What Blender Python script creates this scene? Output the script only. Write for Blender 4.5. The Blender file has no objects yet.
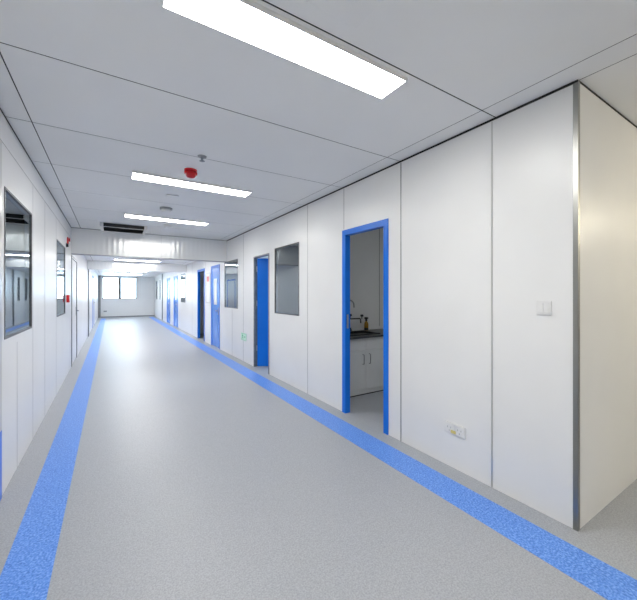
import bpy, bmesh, math
from mathutils import Vector, Matrix
S = bpy.context.scene
COL = S.collection
PI = math.pi

# ---------------------------------------------------------------- materials
def principled(name, color, rough=.5, metal=0., spec=.5, ior=1.5, coat=0.):
    m = bpy.data.materials.new(name); m.use_nodes = True
    b = m.node_tree.nodes['Principled BSDF']
    b.inputs['Base Color'].default_value = (*color, 1)
    b.inputs['Roughness'].default_value = rough
    b.inputs['Metallic'].default_value = metal
    b.inputs['Specular IOR Level'].default_value = spec
    b.inputs['IOR'].default_value = ior
    b.inputs['Coat Weight'].default_value = coat
    return m
def nodes(m): return m.node_tree.nodes, m.node_tree.links, m.node_tree.nodes['Principled BSDF']
def noise_color(m, c0, c1, scale, detail=3, lo=.35, hi=.65, c_mid=None):
    N, L, b = nodes(m)
    tc = N.new('ShaderNodeTexCoord'); n = N.new('ShaderNodeTexNoise'); r = N.new('ShaderNodeValToRGB')
    n.inputs['Scale'].default_value = scale; n.inputs['Detail'].default_value = detail
    r.color_ramp.elements[0].position = lo; r.color_ramp.elements[0].color = (*c0, 1)
    r.color_ramp.elements[1].position = hi; r.color_ramp.elements[1].color = (*c1, 1)
    if c_mid:
        e = r.color_ramp.elements.new((lo+hi)/2); e.color = (*c_mid, 1)
    L.new(tc.outputs['Object'], n.inputs['Vector']); L.new(n.outputs['Fac'], r.inputs['Fac'])
    L.new(r.outputs['Color'], b.inputs['Base Color'])
    return tc, n, r
def noise_bump(m, scale, strength, dist=.01, detail=2, stretch=None):
    N, L, b = nodes(m)
    tc = N.new('ShaderNodeTexCoord'); n = N.new('ShaderNodeTexNoise'); bp = N.new('ShaderNodeBump')
    n.inputs['Scale'].default_value = scale; n.inputs['Detail'].default_value = detail
    src = tc.outputs['Object']
    if stretch:
        mp = N.new('ShaderNodeMapping'); mp.inputs['Scale'].default_value = stretch
        L.new(src, mp.inputs['Vector']); src = mp.outputs['Vector']
    bp.inputs['Strength'].default_value = strength; bp.inputs['Distance'].default_value = dist
    L.new(src, n.inputs['Vector']); L.new(n.outputs['Fac'], bp.inputs['Height'])
    L.new(bp.outputs['Normal'], b.inputs['Normal'])
def emission(name, color, strength):
    m = bpy.data.materials.new(name); m.use_nodes = True
    N, L = m.node_tree.nodes, m.node_tree.links; N.clear()
    e = N.new('ShaderNodeEmission'); o = N.new('ShaderNodeOutputMaterial')
    e.inputs[0].default_value = (*color, 1); e.inputs[1].default_value = strength
    L.new(e.outputs[0], o.inputs[0]); return m
def glass_mat(name, tint, ior=1.5):
    m = bpy.data.materials.new(name); m.use_nodes = True
    N, L = m.node_tree.nodes, m.node_tree.links; N.clear()
    o = N.new('ShaderNodeOutputMaterial'); mx = N.new('ShaderNodeMixShader'); fr = N.new('ShaderNodeFresnel')
    t = N.new('ShaderNodeBsdfTransparent'); g = N.new('ShaderNodeBsdfGlossy')
    t.inputs[0].default_value = (*tint, 1); g.inputs['Roughness'].default_value = .01; g.inputs[0].default_value = (.87, .95, 1, 1)
    fr.inputs['IOR'].default_value = ior
    L.new(fr.outputs[0], mx.inputs[0]); L.new(t.outputs[0], mx.inputs[1]); L.new(g.outputs[0], mx.inputs[2])
    L.new(mx.outputs[0], o.inputs[0]); return m

WALL = principled('white coated panel', (.80, .80, .80), .31, spec=.32)
noise_color(WALL, (.79, .79, .785), (.82, .82, .815), 1.3)
noise_bump(WALL, 6, .02, .004)
CEIL = principled('white ceiling panel', (.74, .75, .765), .45)
noise_color(CEIL, (.82, .82, .815), (.85, .85, .845), .9)
DARK = principled('dark joint', (.012, .012, .013), .8)
JOINT = principled('grey sealed joint', (.30, .30, .31), .5)
ALU = principled('brushed aluminium', (.62, .62, .60), .28, 1.)
noise_bump(ALU, 40, .05, .002, stretch=(20, 20, .3))
STEEL = principled('grey steel frame', (.28, .29, .30), .35, .8)
noise_color(STEEL, (.26, .27, .28), (.31, .32, .33), 14)
BLUE = principled('blue coated door', (.002, .155, .66), .3, spec=.25)
noise_color(BLUE, (.001, .15, .68), (.003, .17, .74), 2)
BRONZE = principled('dark bronze window frame', (.085, .07, .06), .45)
noise_color(BRONZE, (.075, .06, .05), (.095, .08, .07), 14)
FRAME = principled('dark grey window frame', (.12, .125, .13), .4)
noise_color(FRAME, (.11, .115, .12), (.14, .145, .15), 14)
POST = principled('dull grey metal corner angle', (.30, .30, .285), .33, 1.)
noise_bump(POST, 40, .05, .002, stretch=(20, 20, .3))
FAINT = principled('pale sealed joint', (.48, .48, .48), .5)
BLUEG = principled('glossy blue coated door', (.002, .155, .66), .24, spec=1.)
noise_color(BLUEG, (.02, .20, .70), (.03, .22, .76), 2)
BLUEF = principled('blue door frame', (.015, .17, .66), .32, spec=.3)
noise_color(BLUEF, (.004, .155, .68), (.008, .175, .74), 3)
WHITEP = principled('white plastic', (.78, .78, .78), .35)
noise_color(WHITEP, (.77, .77, .77), (.80, .80, .79), 20)
GREYP = principled('grey plastic', (.33, .34, .35), .4)
noise_color(GREYP, (.31, .32, .33), (.35, .36, .37), 20)
REDP = principled('red plastic', (.62, .012, .018), .35)
noise_color(REDP, (.58, .010, .016), (.66, .014, .02), 15)
BLACKP = principled('black plastic', (.012, .012, .013), .35)
noise_color(BLACKP, (.010, .010, .011), (.018, .018, .018), 20)
AMBER = principled('amber plastic', (.36, .20, .02), .25)
noise_color(AMBER, (.33, .18, .015), (.40, .22, .03), 18)
CAB = principled('white cabinet laminate', (.74, .75, .75), .35)
noise_color(CAB, (.72, .73, .73), (.76, .77, .77), 4)
WORK = principled('dark laboratory worktop', (.05, .05, .055), .35)
noise_color(WORK, (.04, .04, .045), (.07, .07, .075), 60)
YELLOW = principled('yellow label', (.66, .56, .20), .5)
noise_color(YELLOW, (.62, .52, .18), (.70, .60, .22), 30)
GREEN = principled('green sign print', (.05, .42, .20), .4)
noise_color(GREEN, (.045, .40, .19), (.055, .44, .21), 30)
GREENP = principled('pale green sign plate', (.58, .86, .70), .3)
noise_color(GREENP, (.56, .84, .68), (.60, .88, .72), 30)
PAPER = principled('white paper', (.82, .82, .81), .6)
noise_color(PAPER, (.80, .80, .79), (.84, .84, .83), 25)
GLASS = glass_mat('window glass', (.90, .95, .98), 3.3)
CLEAR = glass_mat('clear daylight glass', (.97, .98, .98), 1.4)
LAMP = emission('lamp diffuser', (1, .985, .94), 13.)
LAMPFAR = emission('bright lamp diffuser', (1, .99, .97), 19.)
WARM = emission('added warm globe glow', (1, .89, .66), 13.5)

# vinyl floor
FLOOR = principled('grey speckled vinyl', (.4, .42, .45), .38, spec=.3)
noise_color(FLOOR, (.30, .315, .345), (.44, .455, .49), 130, 4, .3, .7)
noise_bump(FLOOR, 4.5, .09, .012, 2)
STRIPE = principled('blue speckled vinyl', (.1, .28, .78), .38, spec=.3)
noise_color(STRIPE, (.055, .17, .60), (.26, .46, .92), 95, 4, .32, .68, (.115, .29, .80))
noise_bump(STRIPE, 4.5, .09, .012, 2)

# bulkhead: white coated sheet with shallow upright ribs
BULK = principled('ribbed white metal sheet', (.90, .91, .91), .2, metal=.34)
N, L, b = nodes(BULK)
tc = N.new('ShaderNodeTexCoord'); wv = N.new('ShaderNodeTexWave'); bp = N.new('ShaderNodeBump')
wv.bands_direction = 'X'; wv.inputs['Scale'].default_value = 3.4; wv.inputs['Distortion'].default_value = .6
bp.inputs['Strength'].default_value = .28; bp.inputs['Distance'].default_value = .004
L.new(tc.outputs['Object'], wv.inputs['Vector']); L.new(wv.outputs['Fac'], bp.inputs['Height']); L.new(bp.outputs['Normal'], b.inputs['Normal'])

# ---------------------------------------------------------------- mesh helpers
def NB(): return bmesh.new()
def box(bm, x0, x1, y0, y1, z0, z1, mi=0):
    v = [bm.verts.new((x, y, z)) for x in (x0, x1) for y in (y0, y1) for z in (z0, z1)]
    for q in ((0,1,3,2), (4,6,7,5), (0,4,5,1), (2,3,7,6), (0,2,6,4), (1,5,7,3)):
        f = bm.faces.new([v[i] for i in q]); f.material_index = mi
    return v
def tube(bm, p0, p1, r0, r1=None, seg=20, cap=True):
    p0, p1 = Vector(p0), Vector(p1); r1 = r0 if r1 is None else r1
    ax = (p1-p0).normalized(); u = ax.orthogonal().normalized(); w = ax.cross(u)
    a, c = [], []
    for i in range(seg):
        t = 2*PI*i/seg; d = u*math.cos(t)+w*math.sin(t)
        a.append(bm.verts.new(p0+d*r0)); c.append(bm.verts.new(p1+d*r1))
    for i in range(seg):
        j = (i+1) % seg; bm.faces.new((a[i], a[j], c[j], c[i]))
    if cap:
        bm.faces.new(a[::-1]); bm.faces.new(c)
def lathe(bm, base, prof, seg=24, sgn=1):
    bx, by, bz = base; rings = []
    for r, z in prof:
        rings.append([bm.verts.new((bx+max(r, 1e-4)*math.cos(2*PI*i/seg), by+max(r, 1e-4)*math.sin(2*PI*i/seg), bz+sgn*z)) for i in range(seg)])
    for a, c in zip(rings, rings[1:]):
        for i in range(seg):
            j = (i+1) % seg; bm.faces.new((a[i], a[j], c[j], c[i]))
    bm.faces.new(rings[0][::-1]); bm.faces.new(rings[-1])
def path_tube(bm, pts, r, seg=12):
    pts = [Vector(p) for p in pts]; rings = []
    for i, p in enumerate(pts):
        t = (pts[min(i+1, len(pts)-1)]-pts[max(i-1, 0)]).normalized()
        u = t.cross(Vector((0, 1, .001))).normalized(); w = t.cross(u)
        rings.append([bm.verts.new(p+(u*math.cos(2*PI*k/seg)+w*math.sin(2*PI*k/seg))*r) for k in range(seg)])
    for a, c in zip(rings, rings[1:]):
        for i in range(seg):
            j = (i+1) % seg; bm.faces.new((a[i], a[j], c[j], c[i]))
    bm.faces.new(rings[0][::-1]); bm.faces.new(rings[-1])
def obj(name, bm, mats, parent=None, bevel=0, smooth=False):
    """links one mesh; coordinates in bm are world coordinates"""
    bmesh.ops.recalc_face_normals(bm, faces=bm.faces)
    lo = Vector((min(v.co.x for v in bm.verts), min(v.co.y for v in bm.verts), min(v.co.z for v in bm.verts)))
    hi = Vector((max(v.co.x for v in bm.verts), max(v.co.y for v in bm.verts), max(v.co.z for v in bm.verts)))
    if parent is None: org = Vector(((lo.x+hi.x)/2, (lo.y+hi.y)/2, lo.z))
    else:
        org = Vector(parent.location); p = parent.parent
        while p is not None: org += Vector(p.location); p = p.parent
    bmesh.ops.translate(bm, verts=bm.verts, vec=-org)
    me = bpy.data.meshes.new(name); bm.to_mesh(me); bm.free()
    for m in (mats if isinstance(mats, (list, tuple)) else [mats]): me.materials.append(m)
    o = bpy.data.objects.new(name, me); COL.objects.link(o)
    if parent is None: o.location = org
    else: o.parent = parent
    if smooth:
        for p in me.polygons: p.use_smooth = True
        me.set_sharp_from_angle(angle=.7)
    if bevel:
        md = o.modifiers.new('bevel', 'BEVEL'); md.width = bevel; md.segments = 2; md.limit_method = 'ANGLE'
    return o
def tag(o, label, cat, group=None, kind=None):
    o['label'] = label; o['category'] = cat
    if group: o['group'] = group
    if kind: o['kind'] = kind
    return o
def thing(name, label, cat, loc, group=None, kind=None):
    o = bpy.data.objects.new(name, None); COL.objects.link(o); o.location = loc; o.empty_display_size = .1
    return tag(o, label, cat, group, kind)
def bx(name, mats, parent, *c, bevel=0):
    bm = NB(); box(bm, *c); return obj(name, bm, mats, parent, bevel)
def struct(name, label, cat, mats, *c, bevel=0):
    return tag(bx(name, mats, None, *c, bevel=bevel), label, cat, kind='structure')

def wall(name, label, axis, a0, a1, t0, t1, z0, z1, holes, mat=WALL):
    """one-piece wall running along axis from a0 to a1, thickness t0..t1, with rectangular holes (b0,b1,c0,c1)"""
    bm = NB()
    A = sorted({a0, a1, *[h[0] for h in holes], *[h[1] for h in holes]})
    Z = sorted({z0, z1, *[h[2] for h in holes], *[h[3] for h in holes]})
    solid = lambda i, j: 0 <= i < len(A)-1 and 0 <= j < len(Z)-1 and not any(
        h[0] <= (A[i]+A[i+1])/2 <= h[1] and h[2] <= (Z[j]+Z[j+1])/2 <= h[3] for h in holes)
    cache = {}
    def V(a, t, z):
        k = (a, t, z)
        if k not in cache: cache[k] = bm.verts.new((t, a, z) if axis == 'Y' else (a, t, z))
        return cache[k]
    for i in range(len(A)-1):
        for j in range(len(Z)-1):
            if not solid(i, j): continue
            p, q, r, s = A[i], A[i+1], Z[j], Z[j+1]
            for t in (t0, t1): bm.faces.new((V(p, t, r), V(q, t, r), V(q, t, s), V(p, t, s)))
            if not solid(i-1, j): bm.faces.new((V(p, t0, r), V(p, t1, r), V(p, t1, s), V(p, t0, s)))
            if not solid(i+1, j): bm.faces.new((V(q, t0, r), V(q, t1, r), V(q, t1, s), V(q, t0, s)))
            if not solid(i, j-1): bm.faces.new((V(p, t0, r), V(q, t0, r), V(q, t1, r), V(p, t1, r)))
            if not solid(i, j+1): bm.faces.new((V(p, t0, s), V(q, t0, s), V(q, t1, s), V(p, t1, s)))
    return tag(obj(name, bm, mat), label, 'wall', kind='structure')

# ---------------------------------------------------------------- dimensions
XL, XR, T = -.63, 2.30, .05          # corridor walls and their thickness
YC = .83                             # outer corner of the right wall
H, H2 = 2.625, 2.43                  # ceilings before and beyond the first bulkhead
YB, YB2, YE = 7.70, 12.60, 22.9      # bulkheads and end wall
DH = 2.055                           # clear door height

# ---------------------------------------------------------------- floor
struct('floor', 'grey speckled vinyl floor of the long corridor', 'floor', FLOOR, -4.0, 7.0, -3.5, YE+.05, -.06, 0)
struct('floor_stripe', 'blue speckled floor stripe running along the left wall', 'floor stripe', STRIPE, -.458, -.247, -3.4, 22.0, 0, .0012)
struct('floor_stripe', 'blue speckled floor stripe running past the doorways on the right', 'floor stripe', STRIPE, 1.897, 2.146, -3.4, 22.0, 0, .0012)

# ---------------------------------------------------------------- ceilings
def slabs(bm, xs, ys, z, gx=.007, gy=.009, th=.0012):
    for x0, x1 in zip(xs, xs[1:]):
        for y0, y1 in zip(ys, ys[1:]):
            box(bm, x0+gx/2, x1-gx/2, y0+gy/2, y1-gy/2, z, z+th)
    box(bm, xs[0], xs[-1], ys[0], ys[-1], z+th, z+th+.02, 1)
bm = NB()
joints = [1.315+.912*k for k in range(8)]
joints = [j for j in joints if j < YB-.1]
slabs(bm, [XL-.02, -.485, 2.135, XR+.012], [-3.55, -2.33, -1.42, -.51, .403]+joints+[YB+.1], H)
tag(obj('ceiling', bm, [CEIL, DARK]), 'white panelled corridor ceiling with thin dark joints', 'ceiling', kind='structure')
bm = NB()
slabs(bm, [XR+.012, 3.5, 4.9, 7.0], [-3.55, -1.5, YC+.02], H)
tag(obj('ceiling', bm, [CEIL, DARK]), 'warm lit ceiling over the side passage past the right corner', 'ceiling', kind='structure')
bm = NB()
slabs(bm, [XL-.02, -.485, 2.135, XR+.012], [YB+.1, 9.6, 11.0, YB2+.03, 14.6, 16.6, 18.6, 20.6, YE+.02], H2)
tag(obj('ceiling', bm, [CEIL, DARK]), 'lower white ceiling of the far corridor beyond the bulkhead', 'ceiling', kind='structure')
struct('ceiling', 'ceiling of the rooms behind the right wall', 'ceiling', CEIL, XR+.03, 5.6, YC+.06, YE, H, H+.05)
struct('ceiling', 'ceiling of the rooms behind the left wall', 'ceiling', CEIL, -4.0, XL-.04, -3.5, YE, H, H+.05)

# ---------------------------------------------------------------- walls
WZ0, WZ1 = 1.06, 2.13
rdoors = {'sink': (2.44, 3.07), 'leaf': (5.275, 5.945), 'pale': (8.36, 9.06), 'dark': (9.92, 10.72), 'far': (14.40, 15.35), 'last': (16.5, 17.4)}
rwins = {'first': (4.19, 5.03), 'second': (6.91, 7.88), 'third': (12.80, 13.68), 'slot': (19.9, 20.3), 'slot2': (21.4, 21.9)}
JT = {'leaf': .018}
holes = [(a-JT.get(k, .045), b+JT.get(k, .045), 0, DH+JT.get(k, .045)) for k, (a, b) in rdoors.items()] + [(a, b, WZ0, WZ1) for a, b in rwins.values()]
wall('wall_right', 'white panel wall with doorways and windows along the right', 'Y', YC, YE, XR, XR+T, 0, H, holes)
ldoors = {'plain': (7.80, 8.85), 'blue': (16.2, 17.4)}
lwins = {'first': (3.12, 4.06), 'second': (5.76, 6.73)}
holes = [(a-.045, b+.045, 0, DH+.045) for a, b in ldoors.values()] + [(a, b, WZ0, WZ1) for a, b in lwins.values()]
wall('wall_left', 'white panel wall with windows along the left side', 'Y', -3.5, YE, XL-T, XL, 0, H, holes)
EW = (-.43, 1.33, 1.08, 2.36)
wall('wall_end', 'pale grey end wall under the bright daylight window', 'X', -4.0, 5.6, YE, YE+.06, 0, H, [EW])
wall('wall_corner', 'white wall returning to the right from the metal corner', 'X', XR+T, 7.0, YC, YC+T, 0, H, [])
wall('wall_back', 'white wall closing the corridor behind the camera', 'X', -4.0, 7.0, -3.56, -3.5, 0, H, [])
wall('wall_passage', 'white wall at the far end of the side passage', 'Y', -3.5, YC+T, 7.0, 7.05, 0, H, [])
wall('wall_room_right', 'white back wall of the rooms on the right', 'Y', YC+T, YE, 5.55, 5.6, 0, H, [])
wall('wall_room_left', 'white back wall of the rooms on the left', 'Y', -3.5, YE, -4.05, -4.0, 0, H, [])
wall('wall_sink_room', 'plain white wall behind the sink cabinet', 'X', XR+T, 5.55, 4.10, 4.15, 0, H, [])
for y, s in ((6.62, 'beyond the open blue door'), (9.45, 'beside the pale blue door'), (11.9, 'beyond the dark doorway'), (15.9, 'between the two far blue doors')):
    wall('wall_partition', 'white partition wall inside the rooms '+s, 'X', XR+T, 5.55, y, y+.05, 0, H, [])
for y, s in ((4.9, 'between the two windows on the left'), (7.3, 'before the plain left door'), (12.2, 'beyond the plain left door')):
    wall('wall_partition', 'white partition wall inside the rooms '+s, 'X', -4.0, XL-T, y, y+.05, 0, H, [])

# bulkheads
struct('bulkhead', 'ribbed white bulkhead with a bright lamp reflection across the corridor', 'bulkhead', BULK, XL, XR, YB, YB+.10, 2.135, H-.008)
struct('bulkhead', 'second plain white bulkhead farther down the corridor', 'bulkhead', BULK, XL, XR, YB2, YB2+.10, 2.15, H2-.006)
n = [0]
def trim(label, mat, *c, bevel=0):
    n[0] += 1
    return struct('trim_%d' % n[0], label, 'trim', mat, *c, bevel=bevel)
trim('grey seam down the middle of the ribbed bulkhead', JOINT, .90, .904, YB-.002, YB, 2.135, 2.612)
trim('dark gap between the first ceiling and the ribbed bulkhead', DARK, XL, XR, YB+.002, YB+.09, H-.008, H)
trim('grey metal edge along the underside of the ribbed bulkhead', STEEL, XL, XR, YB-.004, YB+.104, 2.122, 2.135)
# shadow gaps along the tops of the walls
trim('dark shadow gap along the top of the right wall', DARK, XR-.006, XR, YC-.004, YB, H-.014, H-.001)
trim('dark shadow gap along the top of the left wall', DARK, XL, XL+.004, -3.4, YB, H-.009, H-.001)
trim('dark shadow gap along the top of the side passage wall', DARK, XR+.01, 6.99, YC-.004, YC, H-.009, H-.001)
trim('thin grey seam running high along the left wall', JOINT, XL, XL+.0015, -3.4, YB, 2.418, 2.422)
# corner post
bm = NB()
box(bm, XR-.004, XR+.022, YC-.004, YC, 0, H-.002); box(bm, XR-.004, XR, YC, YC+.022, 0, H-.002)
n[0] += 1
tag(obj('trim_%d' % n[0], bm, POST), 'dull metal angle on the outer corner of the right wall', 'trim', kind='structure')
# upright panel joints
trim('bright metal joint between the switch panel and the socket panel', ALU, XR-.0025, XR, 1.336, 1.345, 0, H-.02)
trim('metal joint just right of the blue framed sink room doorway', STEEL, XR-.0025, XR, 2.209, 2.219, 0, H-.02)
trim('grey joint above the left side of the sink room doorway', JOINT, XR-.002, XR, 3.105, 3.112, 2.13, H-.02)
for y, l in ((3.945, 'grey joint right of the first window on the right'), (6.555, 'grey joint above the green low sign'), (9.78, 'grey joint beside the dark doorway'), (11.6, 'grey joint beyond the dark doorway')):
    trim(l, JOINT, XR-.002, XR, y, y+.006, 0, (H if y < YB else H2)-.02)
trim('grey joint under the second window on the right', JOINT, XR-.002, XR, 7.30, 7.306, 0, WZ0-.03)
for y, l in ((3.49, 'grey joint under the nearest left window'), (4.79, 'grey joint between the two left windows')):
    trim(l, FAINT, XL, XL+.0015, y, y+.004, 0, 1.0 if y < 4 else 2.418)
trim('grey joint right beside the nearest left window', FAINT, XL, XL+.0015, 4.115, 4.119, 0, 2.418)
trim('grey joint left of the second left window', FAINT, XL, XL+.0015, 5.70, 5.704, 0, 2.418)
trim('dark upright strip on the left wall at the second bulkhead', STEEL, XL, XL+.03, 13.0, 13.22, 0, 2.3)
trim('dark upright strip on the far right wall near the end', STEEL, XR-.035, XR, 19.0, 19.12, 0, H2)
trim('dark upright strip at the left edge of the end wall', STEEL, -.63, -.50, YE-.03, YE, 0, H2)
trim('dark line at the foot of the end wall', STEEL, -.5, XR, YE-.012, YE, 0, .06)
trim('faint joint on the wall behind the sink', STEEL, 3.755, 3.765, 4.098, 4.10, .85, H)
# post at the left frame edge with blue foot
t = thing('trim_post', 'slim grey post with blue foot at the near left wall edge', 'post', (XL+.003, 3.01, 0), kind='structure')
bx('upright', ALU, t, XL, XL+.006, 2.96, 3.035, .46, 2.41)
bx('foot', BLUEF, t, XL, XL+.006, 2.96, 3.035, .0, .46)['label'] = 'blue lower section'

# ---------------------------------------------------------------- windows
w = [0]
def window(label, side, y0, y1, frame=.015, glass=GLASS, z0=WZ0, z1=WZ1, fmat=FRAME):
    w[0] += 1
    x0, x1 = (XR-.004, XR+T+.004) if side > 0 else (XL-T-.004, XL+.004)
    t = thing('window_%d' % w[0], label, 'window', ((x0+x1)/2, (y0+y1)/2, z0), kind='structure')
    bm = NB()
    box(bm, x0, x1, y0, y0+frame, z0, z1); box(bm, x0, x1, y1-frame, y1, z0, z1)
    box(bm, x0, x1, y0+frame, y1-frame, z0, z0+frame); box(bm, x0, x1, y0+frame, y1-frame, z1-frame, z1)
    obj('frame', bm, fmat, t)
    xg = XR+.008 if side > 0 else XL-.008
    bx('pane', glass, t, xg-.003, xg+.003, y0+frame, y1-frame, z0+frame, z1-frame)
    return t
window('grey framed window between the sink room doorway and open blue door', 1, *rwins['first'])
window('grey framed window beyond the green low sign on the right', 1, *rwins['second'])
window('bright window on the right wall past the dark doorway', 1, *rwins['third'])
window('narrow window at the far right end, nearer one', 1, *rwins['slot'])
window('narrow window at the far right end, beside the end wall', 1, *rwins['slot2'])
window('large reflecting window nearest on the left wall', -1, *lwins['first'])
window('second left window beside the red call point', -1, *lwins['second'])
# end window
w[0] += 1
x0, x1, z0, z1 = EW
t = thing('window_%d' % w[0], 'bright double daylight window in the end wall', 'window', ((x0+x1)/2, YE, z0), kind='structure')
bm = NB()
for c in ((x0, x0+.04, z0, z1), (x1-.04, x1, z0, z1), (x0+.04, x1-.04, z0, z0+.04), (x0+.04, x1-.04, z1-.04, z1)):
    box(bm, c[0], c[1], YE-.012, YE+.07, c[2], c[3])
obj('frame', bm, BRONZE, t)
bx('mullion', BRONZE, t, .385, .515, YE-.012, YE+.07, z0+.04, z1-.04)
bx('pane', CLEAR, t, x0+.04, .385, YE+.02, YE+.026, z0+.04, z1-.04)
bx('pane', CLEAR, t, .515, x1-.04, YE+.02, YE+.026, z0+.04, z1-.04)
for x in (.0, .85): bx('latch', STEEL, t, x-.05, x+.05, YE-.035, YE-.012, z0+.005, z0+.035)

# ---------------------------------------------------------------- doors
d = [0]
def door(label, side, y0, y1, fmat=BLUEF, frame=.062, jt=.045):
    """frame around clear opening y0..y1; its face covers the wall edge"""
    d[0] += 1
    x0, x1 = (XR-.010, XR+T+.010) if side > 0 else (XL-T-.010, XL+.010)
    t = thing('door_%d' % d[0], label, 'door', (XR if side > 0 else XL, (y0+y1)/2, 0), kind='structure')
    xi = (x0, XR) if side > 0 else (XL, x1)        # face lip
    xb = (XR+T, x1) if side > 0 else (x0, XL-T)    # back lip
    bm = NB()
    for q0, q1, h in ((y0-jt, y0, 0), (y1, y1+jt, 0)):
        box(bm, x0, x1, q0, q1, 0, DH+jt)
    box(bm, x0, x1, y0, y1, DH, DH+jt)
    for xa, xc in (xi, xb):
        box(bm, xa, xc, y0-frame, y0-jt, 0, DH+frame); box(bm, xa, xc, y1+jt, y1+frame, 0, DH+frame)
        box(bm, xa, xc, y0-jt, y1+jt, DH+jt, DH+frame)
    obj('frame', bm, fmat, t)
    return t
def lever(t, side, y, z, x, dirn, mat=ALU):
    bm = NB(); s = -1 if side > 0 else 1
    box(bm, x, x+s*.008, y-.02, y+.02, z-.10, z+.08) if s > 0 else box(bm, x+s*.008, x, y-.02, y+.02, z-.10, z+.08)
    tube(bm, (x, y, z), (x+s*.05, y, z), .009, seg=12); tube(bm, (x+s*.045, y, z), (x+s*.045, y+dirn*.12, z), .009, seg=12)
    obj('handle', bm, mat, t, smooth=True)['label'] = 'metal lever handle'
def hinge(t, x, y, z):
    bm = NB(); tube(bm, (x, y, z-.05), (x, y, z+.05), .008, seg=10); obj('hinge', bm, ALU, t)

t = door('open blue framed doorway into the sink room', 1, *rdoors['sink'])
hinge(t, XR+T+.006, 2.446, .3); hinge(t, XR+T+.006, 2.446, 1.7)
bx('latch_plate', ALU, t, XR+.012, XR+.036, 3.0685, 3.0705, .98, 1.14)

t = door('blue doorway whose solid blue leaf stands ajar into the room', 1, *rdoors['leaf'], fmat=STEEL, frame=.024, jt=.018)
# leaf hinged at the far jamb and swung into the room
y0, y1 = rdoors['leaf']; hx, hy = XR+T+.012, y1-.004
bm = NB(); box(bm, 0, .66, -.04, 0, .012, DH-.006)
bmesh.ops.transform(bm, matrix=Matrix.Translation((hx, hy, 0)) @ Matrix.Rotation(-math.radians(30), 4, 'Z'), verts=bm.verts)
obj('leaf', bm, BLUE, t, bevel=.003)
for z in (.35, 1.2, 1.85): hinge(t, XR+.045, y1-.006, z)

t = door('closed pale looking blue door with a tall vision panel', 1, *rdoors['pale'])
y0, y1 = rdoors['pale']
WHITEPANE = principled('pane with painted white reflection', (.80, .82, .83), .15)  # opaque white stands in for the bright reflection on the vision glass
noise_color(WHITEPANE, (.78, .80, .81), (.82, .84, .85), 10)
def leaf(t, side, y0, y1, glz=None, mat=BLUEG):
    xf = XR+.004 if side > 0 else XL-.044
    bm = NB()
    if glz:
        g0, g1, h0, h1 = glz
        for c in ((y0, g0, .01, DH), (g1, y1, .01, DH), (g0, g1, .01, h0), (g0, g1, h1, DH)):
            box(bm, xf, xf+.04, c[0]+.0, c[1], c[2], c[3])
    else: box(bm, xf, xf+.04, y0+.003, y1-.003, .01, DH-.003)
    lf = obj('leaf', bm, mat, t)
    if glz:
        g0, g1, h0, h1 = glz; q = .02; bm = NB()
        for c in ((g0-q, g0, h0-q, h1+q), (g1, g1+q, h0-q, h1+q), (g0, g1, h0-q, h0), (g0, g1, h1, h1+q)):
            box(bm, xf-.006, xf+.046, *c)
        obj('vision_frame', bm, ALU, lf)
        bx('vision_pane', WHITEPANE, lf, xf+.001, xf+.007, g0, g1, h0, h1)
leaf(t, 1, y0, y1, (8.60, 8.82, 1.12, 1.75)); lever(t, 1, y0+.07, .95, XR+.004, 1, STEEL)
t = door('dark open doorway with a blue frame on the right', 1, *rdoors['dark'])
hinge(t, XR+T+.006, 9.926, .4); hinge(t, XR+T+.006, 9.926, 1.7)
t = door('blue door after the bright right window', 1, *rdoors['far'])
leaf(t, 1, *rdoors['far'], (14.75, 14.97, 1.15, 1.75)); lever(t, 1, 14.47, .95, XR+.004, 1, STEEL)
t = door('farthest blue door on the right wall', 1, *rdoors['last'])
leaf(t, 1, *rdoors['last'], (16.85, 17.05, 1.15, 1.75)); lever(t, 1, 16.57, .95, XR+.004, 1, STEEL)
t = door('plain white door with grey frame on the left wall', -1, *ldoors['plain'], fmat=STEEL, frame=.055)
leaf(t, -1, *ldoors['plain'], mat=WALL); lever(t, -1, 8.76, 1.02, XL-.004, -1, STEEL)
t = door('white door with a blue frame far down the left wall', -1, *ldoors['blue'])
leaf(t, -1, *ldoors['blue'], mat=WALL); lever(t, -1, 17.3, 1.0, XL-.004, -1, STEEL)

# ---------------------------------------------------------------- ceiling lights
def lamp(label, x, y, z, mat=LAMP, lx=1.25, ly=.2, group='ceiling lights along the corridor'):
    t = thing('ceiling_light', label, 'ceiling light', (x, y, z), group)
    bm = NB(); e = .008; h = .020
    for c in ((x-lx/2-e, x-lx/2, y-ly/2-e, y+ly/2+e), (x+lx/2, x+lx/2+e, y-ly/2-e, y+ly/2+e), (x-lx/2, x+lx/2, y-ly/2-e, y-ly/2), (x-lx/2, x+lx/2, y+ly/2, y+ly/2+e)):
        box(bm, *c, z-h, z)
    obj('housing', bm, WHITEP, t)
    bx('diffuser', mat, t, x-lx/2, x+lx/2, y-ly/2, y+ly/2, z-h+.002, z-.004)['label'] = 'glowing white diffuser'
    return t
XM = .815
lamp('largest white ceiling light panel, nearest in the picture', XM, 1.45, H)
lamp('white ceiling light just beyond the red ceiling alarm', XM, 3.94, H)
lamp('white ceiling light in front of the ribbed bulkhead', XM, 6.02, H)
lamp('white ceiling light seen just under the ribbed bulkhead', XM-.1, 11.75, H2, LAMPFAR)
lamp('white ceiling light hidden close behind the ribbed bulkhead', XM, 9.3, H2, LAMPFAR)
lamp('white ceiling light right behind the second bulkhead', XM, 14.6, H2, LAMPFAR)
lamp('white ceiling light between second bulkhead and end window', XM, 17.3, H2, LAMPFAR)
lamp('white ceiling light nearest to the end window', XM, 20.2, H2, LAMPFAR)
lamp('added unseen white ceiling light directly behind the camera', XM, -.9, H)  # out of view, added to raise the general brightness
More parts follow.
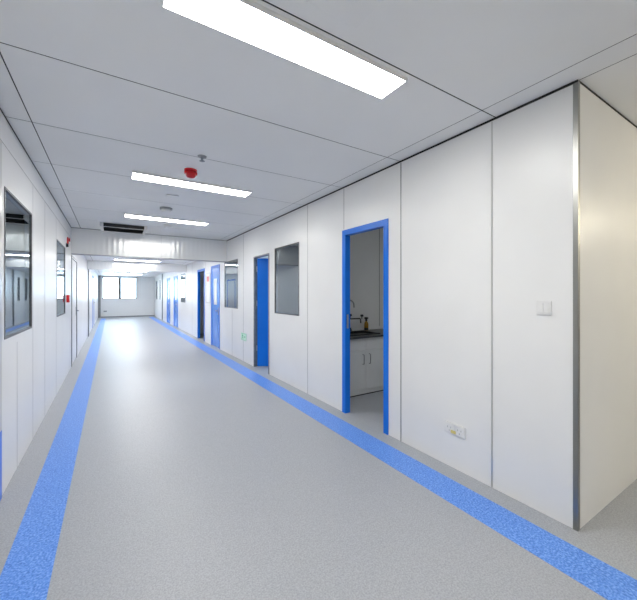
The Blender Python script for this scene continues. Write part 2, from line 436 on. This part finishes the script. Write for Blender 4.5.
def globe(label, x, y, z):
    t = thing('added_globe_light', label, 'ceiling light', (x, y, z), 'added warm globe lights of the side passage')
    bm = NB(); lathe(bm, (x, y, z), [(.07, 0), (.07, .02), (.05, .03), (.05, .07)], sgn=-1); obj('base', bm, WHITEP, t, smooth=True)
    bm = NB(); lathe(bm, (x, y, z-.20), [(.16*math.sin(PI*k/12), -.16*math.cos(PI*k/12)) for k in range(13)], 24); obj('globe', bm, WARM, t, smooth=True)['label'] = 'added glowing warm globe'
globe('added unseen warm globe light nearest the corner in the side passage', 4.2, -.9, H)  # unseen globes added to warm and brighten the side wall and ceiling
globe('added unseen warm globe light deeper in the side passage', 6.0, -.9, H)
SINKFILL = emission('added dim room fill', (.97, 1, .97), 3.4)  # for an unseen light added to lift the sink room
lamp('added unseen dim light inside the sink room', 4.0, 2.4, H, SINKFILL, group='added fill lights of the side rooms')
ROOMFILL = emission('added cool room fill', (.72, .89, 1.), 16.)  # for unseen lights added to brighten the blue leaf and the windows
lamp('added unseen cool light in the room behind the open blue door', 4.0, 5.4, H, ROOMFILL, group='added fill lights of the side rooms')
lamp('added unseen cool light behind the second right window', 4.0, 8.0, H, ROOMFILL, group='added fill lights of the side rooms')

# ---------------------------------------------------------------- ceiling fittings
# red alarm
t = thing('fire_alarm', 'red fire alarm hanging from the ceiling before the second light', 'fire alarm', (.68, 3.50, H))
bm = NB(); lathe(bm, (.68, 3.50, H), [(.06, 0), (.06, .014), (.05, .02)], sgn=-1); obj('base', bm, REDP, t, smooth=True)
bm = NB(); lathe(bm, (.68, 3.50, H-.02), [(.034, 0), (.05, .012), (.05, .035), (.036, .055), (.012, .062)], sgn=-1); obj('sounder', bm, REDP, t, smooth=True)
bx('bracket', REDP, t, .62, .74, 3.485, 3.515, H-.045, H-.02)
# sprinkler
t = thing('fire_sprinkler', 'small grey sprinkler head on the ceiling beside the red alarm', 'sprinkler', (.70, 3.10, H))
bm = NB(); lathe(bm, (.70, 3.10, H), [(.04, 0), (.036, .008), (.014, .012)], sgn=-1); obj('escutcheon', bm, GREYP, t, smooth=True)
bm = NB(); tube(bm, (.70, 3.10, H-.012), (.70, 3.10, H-.04), .010, .008, 12); obj('body', bm, STEEL, t)
bm = NB(); lathe(bm, (.70, 3.10, H-.04), [(.022, 0), (.024, .004), (.006, .006)], sgn=-1); obj('deflector', bm, STEEL, t)
# smoke detectors
def detector(label, x, y, z, r=.085, mb=GREYP, mh=WHITEP, dz=.055):
    t = thing('smoke_detector', label, 'smoke detector', (x, y, z), 'smoke detectors on the corridor ceiling')
    bm = NB(); lathe(bm, (x, y, z), [(r, 0), (r, dz*.35), (r*.9, dz*.45)], sgn=-1); obj('base', bm, mb, t, smooth=True)
    bm = NB(); lathe(bm, (x, y, z-dz*.45), [(r*.72, 0), (r*.8, dz*.12), (r*.62, dz*.5), (r*.2, dz*.56)], sgn=-1); obj('head', bm, mh, t, smooth=True)
detector('grey and white smoke detector between the second and third ceiling lights', .68, 5.25, H, .085)
detector('white smoke detector just beyond the third ceiling light', .88, 6.50, H, .085, WHITEP, WHITEP, .04)
detector('small dark smoke detector near the end window ceiling', .70, 17.9, H2, .07, BLACKP, BLACKP, .07)
# flush plates
t = tag(bx('cover_plate', WHITEP, None, .59, .73, 4.50, 4.62, H-.008, H, bevel=.002), 'small flush white cover plate just beyond the second ceiling light', 'cover plate')
t = tag(bx('access_panel', CEIL, None, .70, .972, .93, 1.212, H-.012, H, bevel=.003), 'square white access panel on the ceiling above the nearest light', 'access panel')
# ceiling air vent
x0, x1, y0, y1, zb = -.16, .57, 6.86, 7.42, H-.075
t = thing('ceiling_air_vent', 'white framed ceiling air vent with dark grille before the bulkhead', 'air vent', ((x0+x1)/2, (y0+y1)/2, H))
bm = NB(); e = .05
for c in ((x0, x0+e, y0, y1), (x1-e, x1, y0, y1), (x0+e, x1-e, y0, y0+.012), (x0+e, x1-e, y1-e, y1)): box(bm, *c, zb, H)
obj('frame', bm, WHITEP, t)
bx('plenum', BLACKP, t, x0+e, x1-e, y0+.012, y1-e, H-.012, H-.001)
for k in range(9):
    yy = y0+.05+k*.054; bm = NB()
    v = box(bm, x0+e, x1-e, -.019, .019, -.0012, .0012)
    bmesh.ops.transform(bm, matrix=Matrix.Translation((0, yy, zb+.02)) @ Matrix.Rotation(.75, 4, 'X'), verts=bm.verts)
    obj('louvre', bm, BLACKP, t)
bx('intake_grille', BLACKP, t, x0+e, x1-e, y0-.004, y0, zb+.006, H-.006)

# ---------------------------------------------------------------- wall fittings
# switch
t = thing('light_switch', 'white light switch on the right wall panel near the metal corner', 'light switch', (XR, 1.005, 1.248))
bx('plate', WHITEP, t, XR-.010, XR, .962, 1.048, 1.248, 1.334, bevel=.002)
bx('rocker', WHITEP, t, XR-.0145, XR-.010, .972, 1.004, 1.262, 1.322, bevel=.0015)
bx('rocker', WHITEP, t, XR-.0145, XR-.010, 1.006, 1.038, 1.262, 1.322, bevel=.0015)
# socket
t = thing('power_socket', 'white double power socket low on the right wall', 'power socket', (XR, 1.635, .27))
bx('plate', WHITEP, t, XR-.012, XR, 1.545, 1.728, .268, .354, bevel=.003)
for ya in (1.553, 1.643):
    m = bx('outlet', WHITEP, t, XR-.0150, XR-.012, ya, ya+.077, .276, .346, bevel=.001)
    bm = NB()
    box(bm, XR-.0158, XR-.0150, ya+.022, ya+.026, .312, .326); box(bm, XR-.0158, XR-.0150, ya+.051, ya+.055, .312, .326)
    box(bm, XR-.0158, XR-.0150, ya+.036, ya+.041, .288, .300)
    obj('slots', bm, GREYP, m)['label'] = 'dark socket slots'
bx('sticker', YELLOW, t, XR-.0165, XR-.0150, 1.622, 1.668, .279, .303)['label'] = 'yellowish sticker'
# low green sign
t = thing('exit_sign', 'pale green evacuation sign low on the right wall', 'sign', (XR, 6.53, .43))
bx('plate', GREENP, t, XR-.012, XR, 6.38, 6.68, .430, .578, bevel=.002)
bm = NB(); X0, X1 = XR-.0128, XR-.012
box(bm, X0, X1, 6.40, 6.66, .565, .571); box(bm, X0, X1, 6.40, 6.66, .437, .443)
obj('border', bm, GREEN, t)
def flat(bm, pts):   # polygon on the wall given as (y, z)
    f = [bm.verts.new((X1, y, z)) for y, z in pts]; g = [bm.verts.new((X0, y, z)) for y, z in pts]; k = len(pts)
    bm.faces.new(f); bm.faces.new(g[::-1])
    for i in range(k): bm.faces.new((f[i], f[(i+1) % k], g[(i+1) % k], g[i]))
bm = NB(); flat(bm, [(6.45, .505), (6.405, .530), (6.405, .515), (6.40, .505), (6.405, .495), (6.405, .480)])
bm.clear(); flat(bm, [(6.50, .512), (6.45, .512), (6.45, .530), (6.415, .505), (6.45, .480), (6.45, .498), (6.50, .498)]); obj('arrow', bm, GREEN, t)
bm = NB()
flat(bm, [(6.590, .545), (6.582, .556), (6.570, .556), (6.562, .545), (6.570, .535), (6.582, .535)])           # head
flat(bm, [(6.615, .528), (6.575, .532), (6.555, .500), (6.585, .492)])                                          # trunk
flat(bm, [(6.578, .532), (6.545, .512), (6.535, .520), (6.540, .526), (6.570, .540)])                           # leading arm
flat(bm, [(6.585, .494), (6.625, .468), (6.645, .470), (6.643, .460), (6.620, .456), (6.570, .486)])            # trailing leg
flat(bm, [(6.575, .496), (6.550, .470), (6.560, .450), (6.550, .447), (6.535, .470), (6.557, .502)])            # leading leg
obj('running_figure', bm, GREEN, t)
# framed notice between pale door and dark doorway
t = thing('notice_board', 'narrow framed notice with a red emblem beside the pale blue door', 'notice board', (XR, 9.43, 1.12))
bm = NB(); y0, y1, z0, z1, q = 9.20, 9.68, 1.12, 1.96, .03
for c in ((y0, y0+q, z0, z1), (y1-q, y1, z0, z1), (y0+q, y1-q, z0, z0+q), (y0+q, y1-q, z1-q, z1)): box(bm, XR-.02, XR, *c)
obj('frame', bm, ALU, t)
bx('sheet', PAPER, t, XR-.010, XR, y0+q, y1-q, z0+q, z1-q)
bx('emblem', REDP, t, XR-.012, XR-.010, 9.34, 9.54, 1.72, 1.86)['label'] = 'red emblem at the top'
# red sounder and call point
t = thing('alarm_sounder', 'red alarm sounder high on the left wall near the bulkhead', 'alarm', (XL, 7.05, 2.2))
bx('base', REDP, t, XL-.002, XL+.02, 7.0, 7.09, 2.235, 2.34, bevel=.006)
bm = NB(); tube(bm, (XL+.02, 7.05, 2.30), (XL+.04, 7.05, 2.30), .02, .036, 20); obj('horn', bm, REDP, t, smooth=True)
bm = NB(); tube(bm, (XL-.002, 6.9, 2.19), (XL+.03, 6.9, 2.19), .036, .028, 16); obj('beacon', bm, BLACKP, t, smooth=True)
bx('conduit', REDP, t, XL, XL+.012, 6.93, 7.02, 2.20, 2.225)
t = thing('fire_call_point', 'red fire call point box on the left wall under the sounder', 'call point', (XL, 7.0, 1.24))
bx('housing', REDP, t, XL-.002, XL+.038, 6.93, 7.06, 1.235, 1.36, bevel=.006)
bx('press_plate', WHITEP, t, XL+.038, XL+.040, 6.96, 7.03, 1.265, 1.325)['label'] = 'pale press plate'
# small things at the far end
t = tag(bx('wall_socket', GREYP, None, -.36, -.20, YE-.012, YE, .32, .40, bevel=.002), 'small grey socket under the left half of the end window', 'socket')

# ---------------------------------------------------------------- sink room
CX0, CX1, CY0, CY1 = 2.36, 4.22, 3.50, 4.095
t = thing('sink_cabinet', 'white sink base cabinet seen through the blue doorway', 'cabinet', ((CX0+CX1)/2, (CY0+CY1)/2, 0))
bx('carcass', CAB, t, CX0, CX1, CY0+.02, CY1, .07, .775)
bx('plinth', CAB, t, CX0, CX1, CY0+.012, CY1, 0, .07)
bx('foot_shadow', BLACKP, t, CX0, CX1, CY0+.004, CY0+.012, 0, .012)  # black strip painted as the shadow at the cabinet's foot
xs = [2.372, 2.965, 3.565, 4.165]
for i in range(3):
    x0, x1 = xs[i]+.002, xs[i+1]-.002
    bx('apron', CAB, t, x0, x1, CY0, CY0+.02, .61, .772, bevel=.002)
    dr = bx('door', CAB, t, x0, x1, CY0, CY0+.02, .075, .600, bevel=.002)
    xh = x1-.055 if i == 0 else x0+.055
    bm = NB(); path_tube(bm, [(xh, CY0, .555), (xh, CY0-.028, .550), (xh, CY0-.030, .5), (xh, CY0-.028, .425), (xh, CY0, .420)], .006, 8)
    obj('handle', bm, STEEL, dr)['label'] = 'slim metal bow handle'
bm = NB()
sx0, sx1, sy0, sy1 = 2.72, 3.28, 3.60, 3.94
for c in ((CX0, sx0, CY0-.03, CY1), (sx1, CX1, CY0-.03, CY1), (sx0, sx1, CY0-.03, sy0), (sx0, sx1, sy1, CY1)): box(bm, *c, .777, .802)
tag(obj('worktop', bm, WORK), 'dark worktop on the white sink cabinet', 'worktop')
bm = NB()
box(bm, sx0-.02, sx1+.02, sy0-.02, sy0+.012, .802, .818); box(bm, sx0-.02, sx1+.02, sy1-.012, sy1+.02, .802, .818)
box(bm, sx0-.02, sx0+.012, sy0+.012, sy1-.012, .802, .818); box(bm, sx1-.012, sx1+.02, sy0+.012, sy1-.012, .802, .818)
t = thing('sink', 'black sink with raised rim set in the dark worktop', 'sink', ((sx0+sx1)/2, (sy0+sy1)/2, .802))
obj('rim', bm, BLACKP, t)
bm = NB()
for c in ((sx0+.004, sx0+.012, sy0+.004, sy1-.004), (sx1-.012, sx1-.004, sy0+.004, sy1-.004), (sx0+.012, sx1-.012, sy0+.004, sy0+.012), (sx0+.012, sx1-.012, sy1-.012, sy1-.004)): box(bm, *c, .785, .802)
box(bm, sx0+.004, sx1-.004, sy0+.004, sy1-.004, .7785, .785)
obj('bowl', bm, BLACKP, t)
# laboratory tap with three outlets
fx, fy = 2.98, 4.02
t = thing('laboratory_tap', 'black laboratory tap with gooseneck and side outlets by the sink', 'tap', (fx, fy, .802))
bm = NB(); lathe(bm, (fx, fy, .802), [(.034, 0), (.034, .012), (.018, .03), (.016, .2), (.020, .21), (.020, .26), (.012, .28)]); obj('column', bm, BLACKP, t, smooth=True)
pts = [(fx, fy, 1.07), (fx, fy, 1.20)]+[(fx+.085-.085*math.cos(a), fy-.02*math.sin(a/2), 1.20+.085*math.sin(a)) for a in [PI*k/8 for k in range(1, 9)]]+[(fx+.17, fy-.02, 1.17)]
bm = NB(); path_tube(bm, pts, .009); obj('gooseneck', bm, STEEL, t, smooth=True)
bm = NB(); path_tube(bm, [(fx, fy, 1.0), (fx+.12, fy-.02, 1.0), (fx+.262, fy-.05, 1.0), (fx+.274, fy-.05, .99), (fx+.278, fy-.05, .93)], .010); obj('spout', bm, BLACKP, t, smooth=True)
for dx, dz, nm in ((.075, 1.055, 'knob'), (.30, 1.04, 'knob')):
    bm = NB(); tube(bm, (fx+dx, fy-.05, dz-.045), (fx+dx, fy-.05, dz-.012), .008, seg=10); lathe(bm, (fx+dx, fy-.05, dz-.012), [(.018, 0), (.026, .008), (.026, .026), (.014, .034)], 14); obj(nm, bm, BLACKP, t, smooth=True)
# bottle and small jar
bxx, by = 3.42, 4.03
t = thing('pump_bottle', 'amber bottle with black cap standing behind the sink', 'bottle', (bxx, by, .802))
bm = NB(); lathe(bm, (bxx, by, .802), [(.028, 0), (.032, .006), (.032, .10), (.022, .13), (.012, .14), (.012, .15)]); obj('body', bm, AMBER, t, smooth=True)
bm = NB(); lathe(bm, (bxx, by, .952), [(.017, 0), (.017, .03), (.030, .034), (.034, .045), (.026, .058)]); obj('cap', bm, BLACKP, t, smooth=True)
bm = NB(); tube(bm, (bxx, by, .806), (bxx, by, .845), .0335, .0335, 20); obj('label_band', bm, BLACKP, t)['label'] = 'dark band around the base'
t = thing('small_jar', 'small black jar beside the sink rim', 'jar', (3.06, 3.99, .802))
bm = NB(); lathe(bm, (3.06, 3.99, .802), [(.028, 0), (.032, .01), (.032, .04), (.022, .05)]); obj('body', bm, BLACKP, t, smooth=True)
bm = NB(); lathe(bm, (3.06, 3.99, .852), [(.024, 0), (.024, .014), (.01, .018)]); obj('lid', bm, BLACKP, t, smooth=True)

# ---------------------------------------------------------------- daylight outside
wd = bpy.data.worlds.new('overcast sky'); S.world = wd; wd.use_nodes = True
bg = wd.node_tree.nodes['Background']; bg.inputs[0].default_value = (.64, .84, 1., 1); bg.inputs[1].default_value = 3.9

# ---------------------------------------------------------------- camera
cam = bpy.data.cameras.new('camera'); co = bpy.data.objects.new('camera', cam); COL.objects.link(co)
cam.sensor_fit = 'HORIZONTAL'; cam.sensor_width = 36; cam.lens = 36*331/637
cam.shift_y = -6.2/637
cam.clip_start = .05; cam.clip_end = 200
co.location = (0, 0, 1.38); co.rotation_euler = (PI/2, 0, -math.radians(32.1))
S.camera = co
vs = S.view_settings
vs.view_transform = 'Standard'; vs.look = 'None'; vs.gamma = 1; vs.use_curve_mapping = False; vs.exposure = 1.42
S.cycles.max_bounces = 12; S.cycles.diffuse_bounces = 6; S.cycles.glossy_bounces = 6; S.cycles.transparent_max_bounces = 12
S.cycles.sample_clamp_indirect = 8
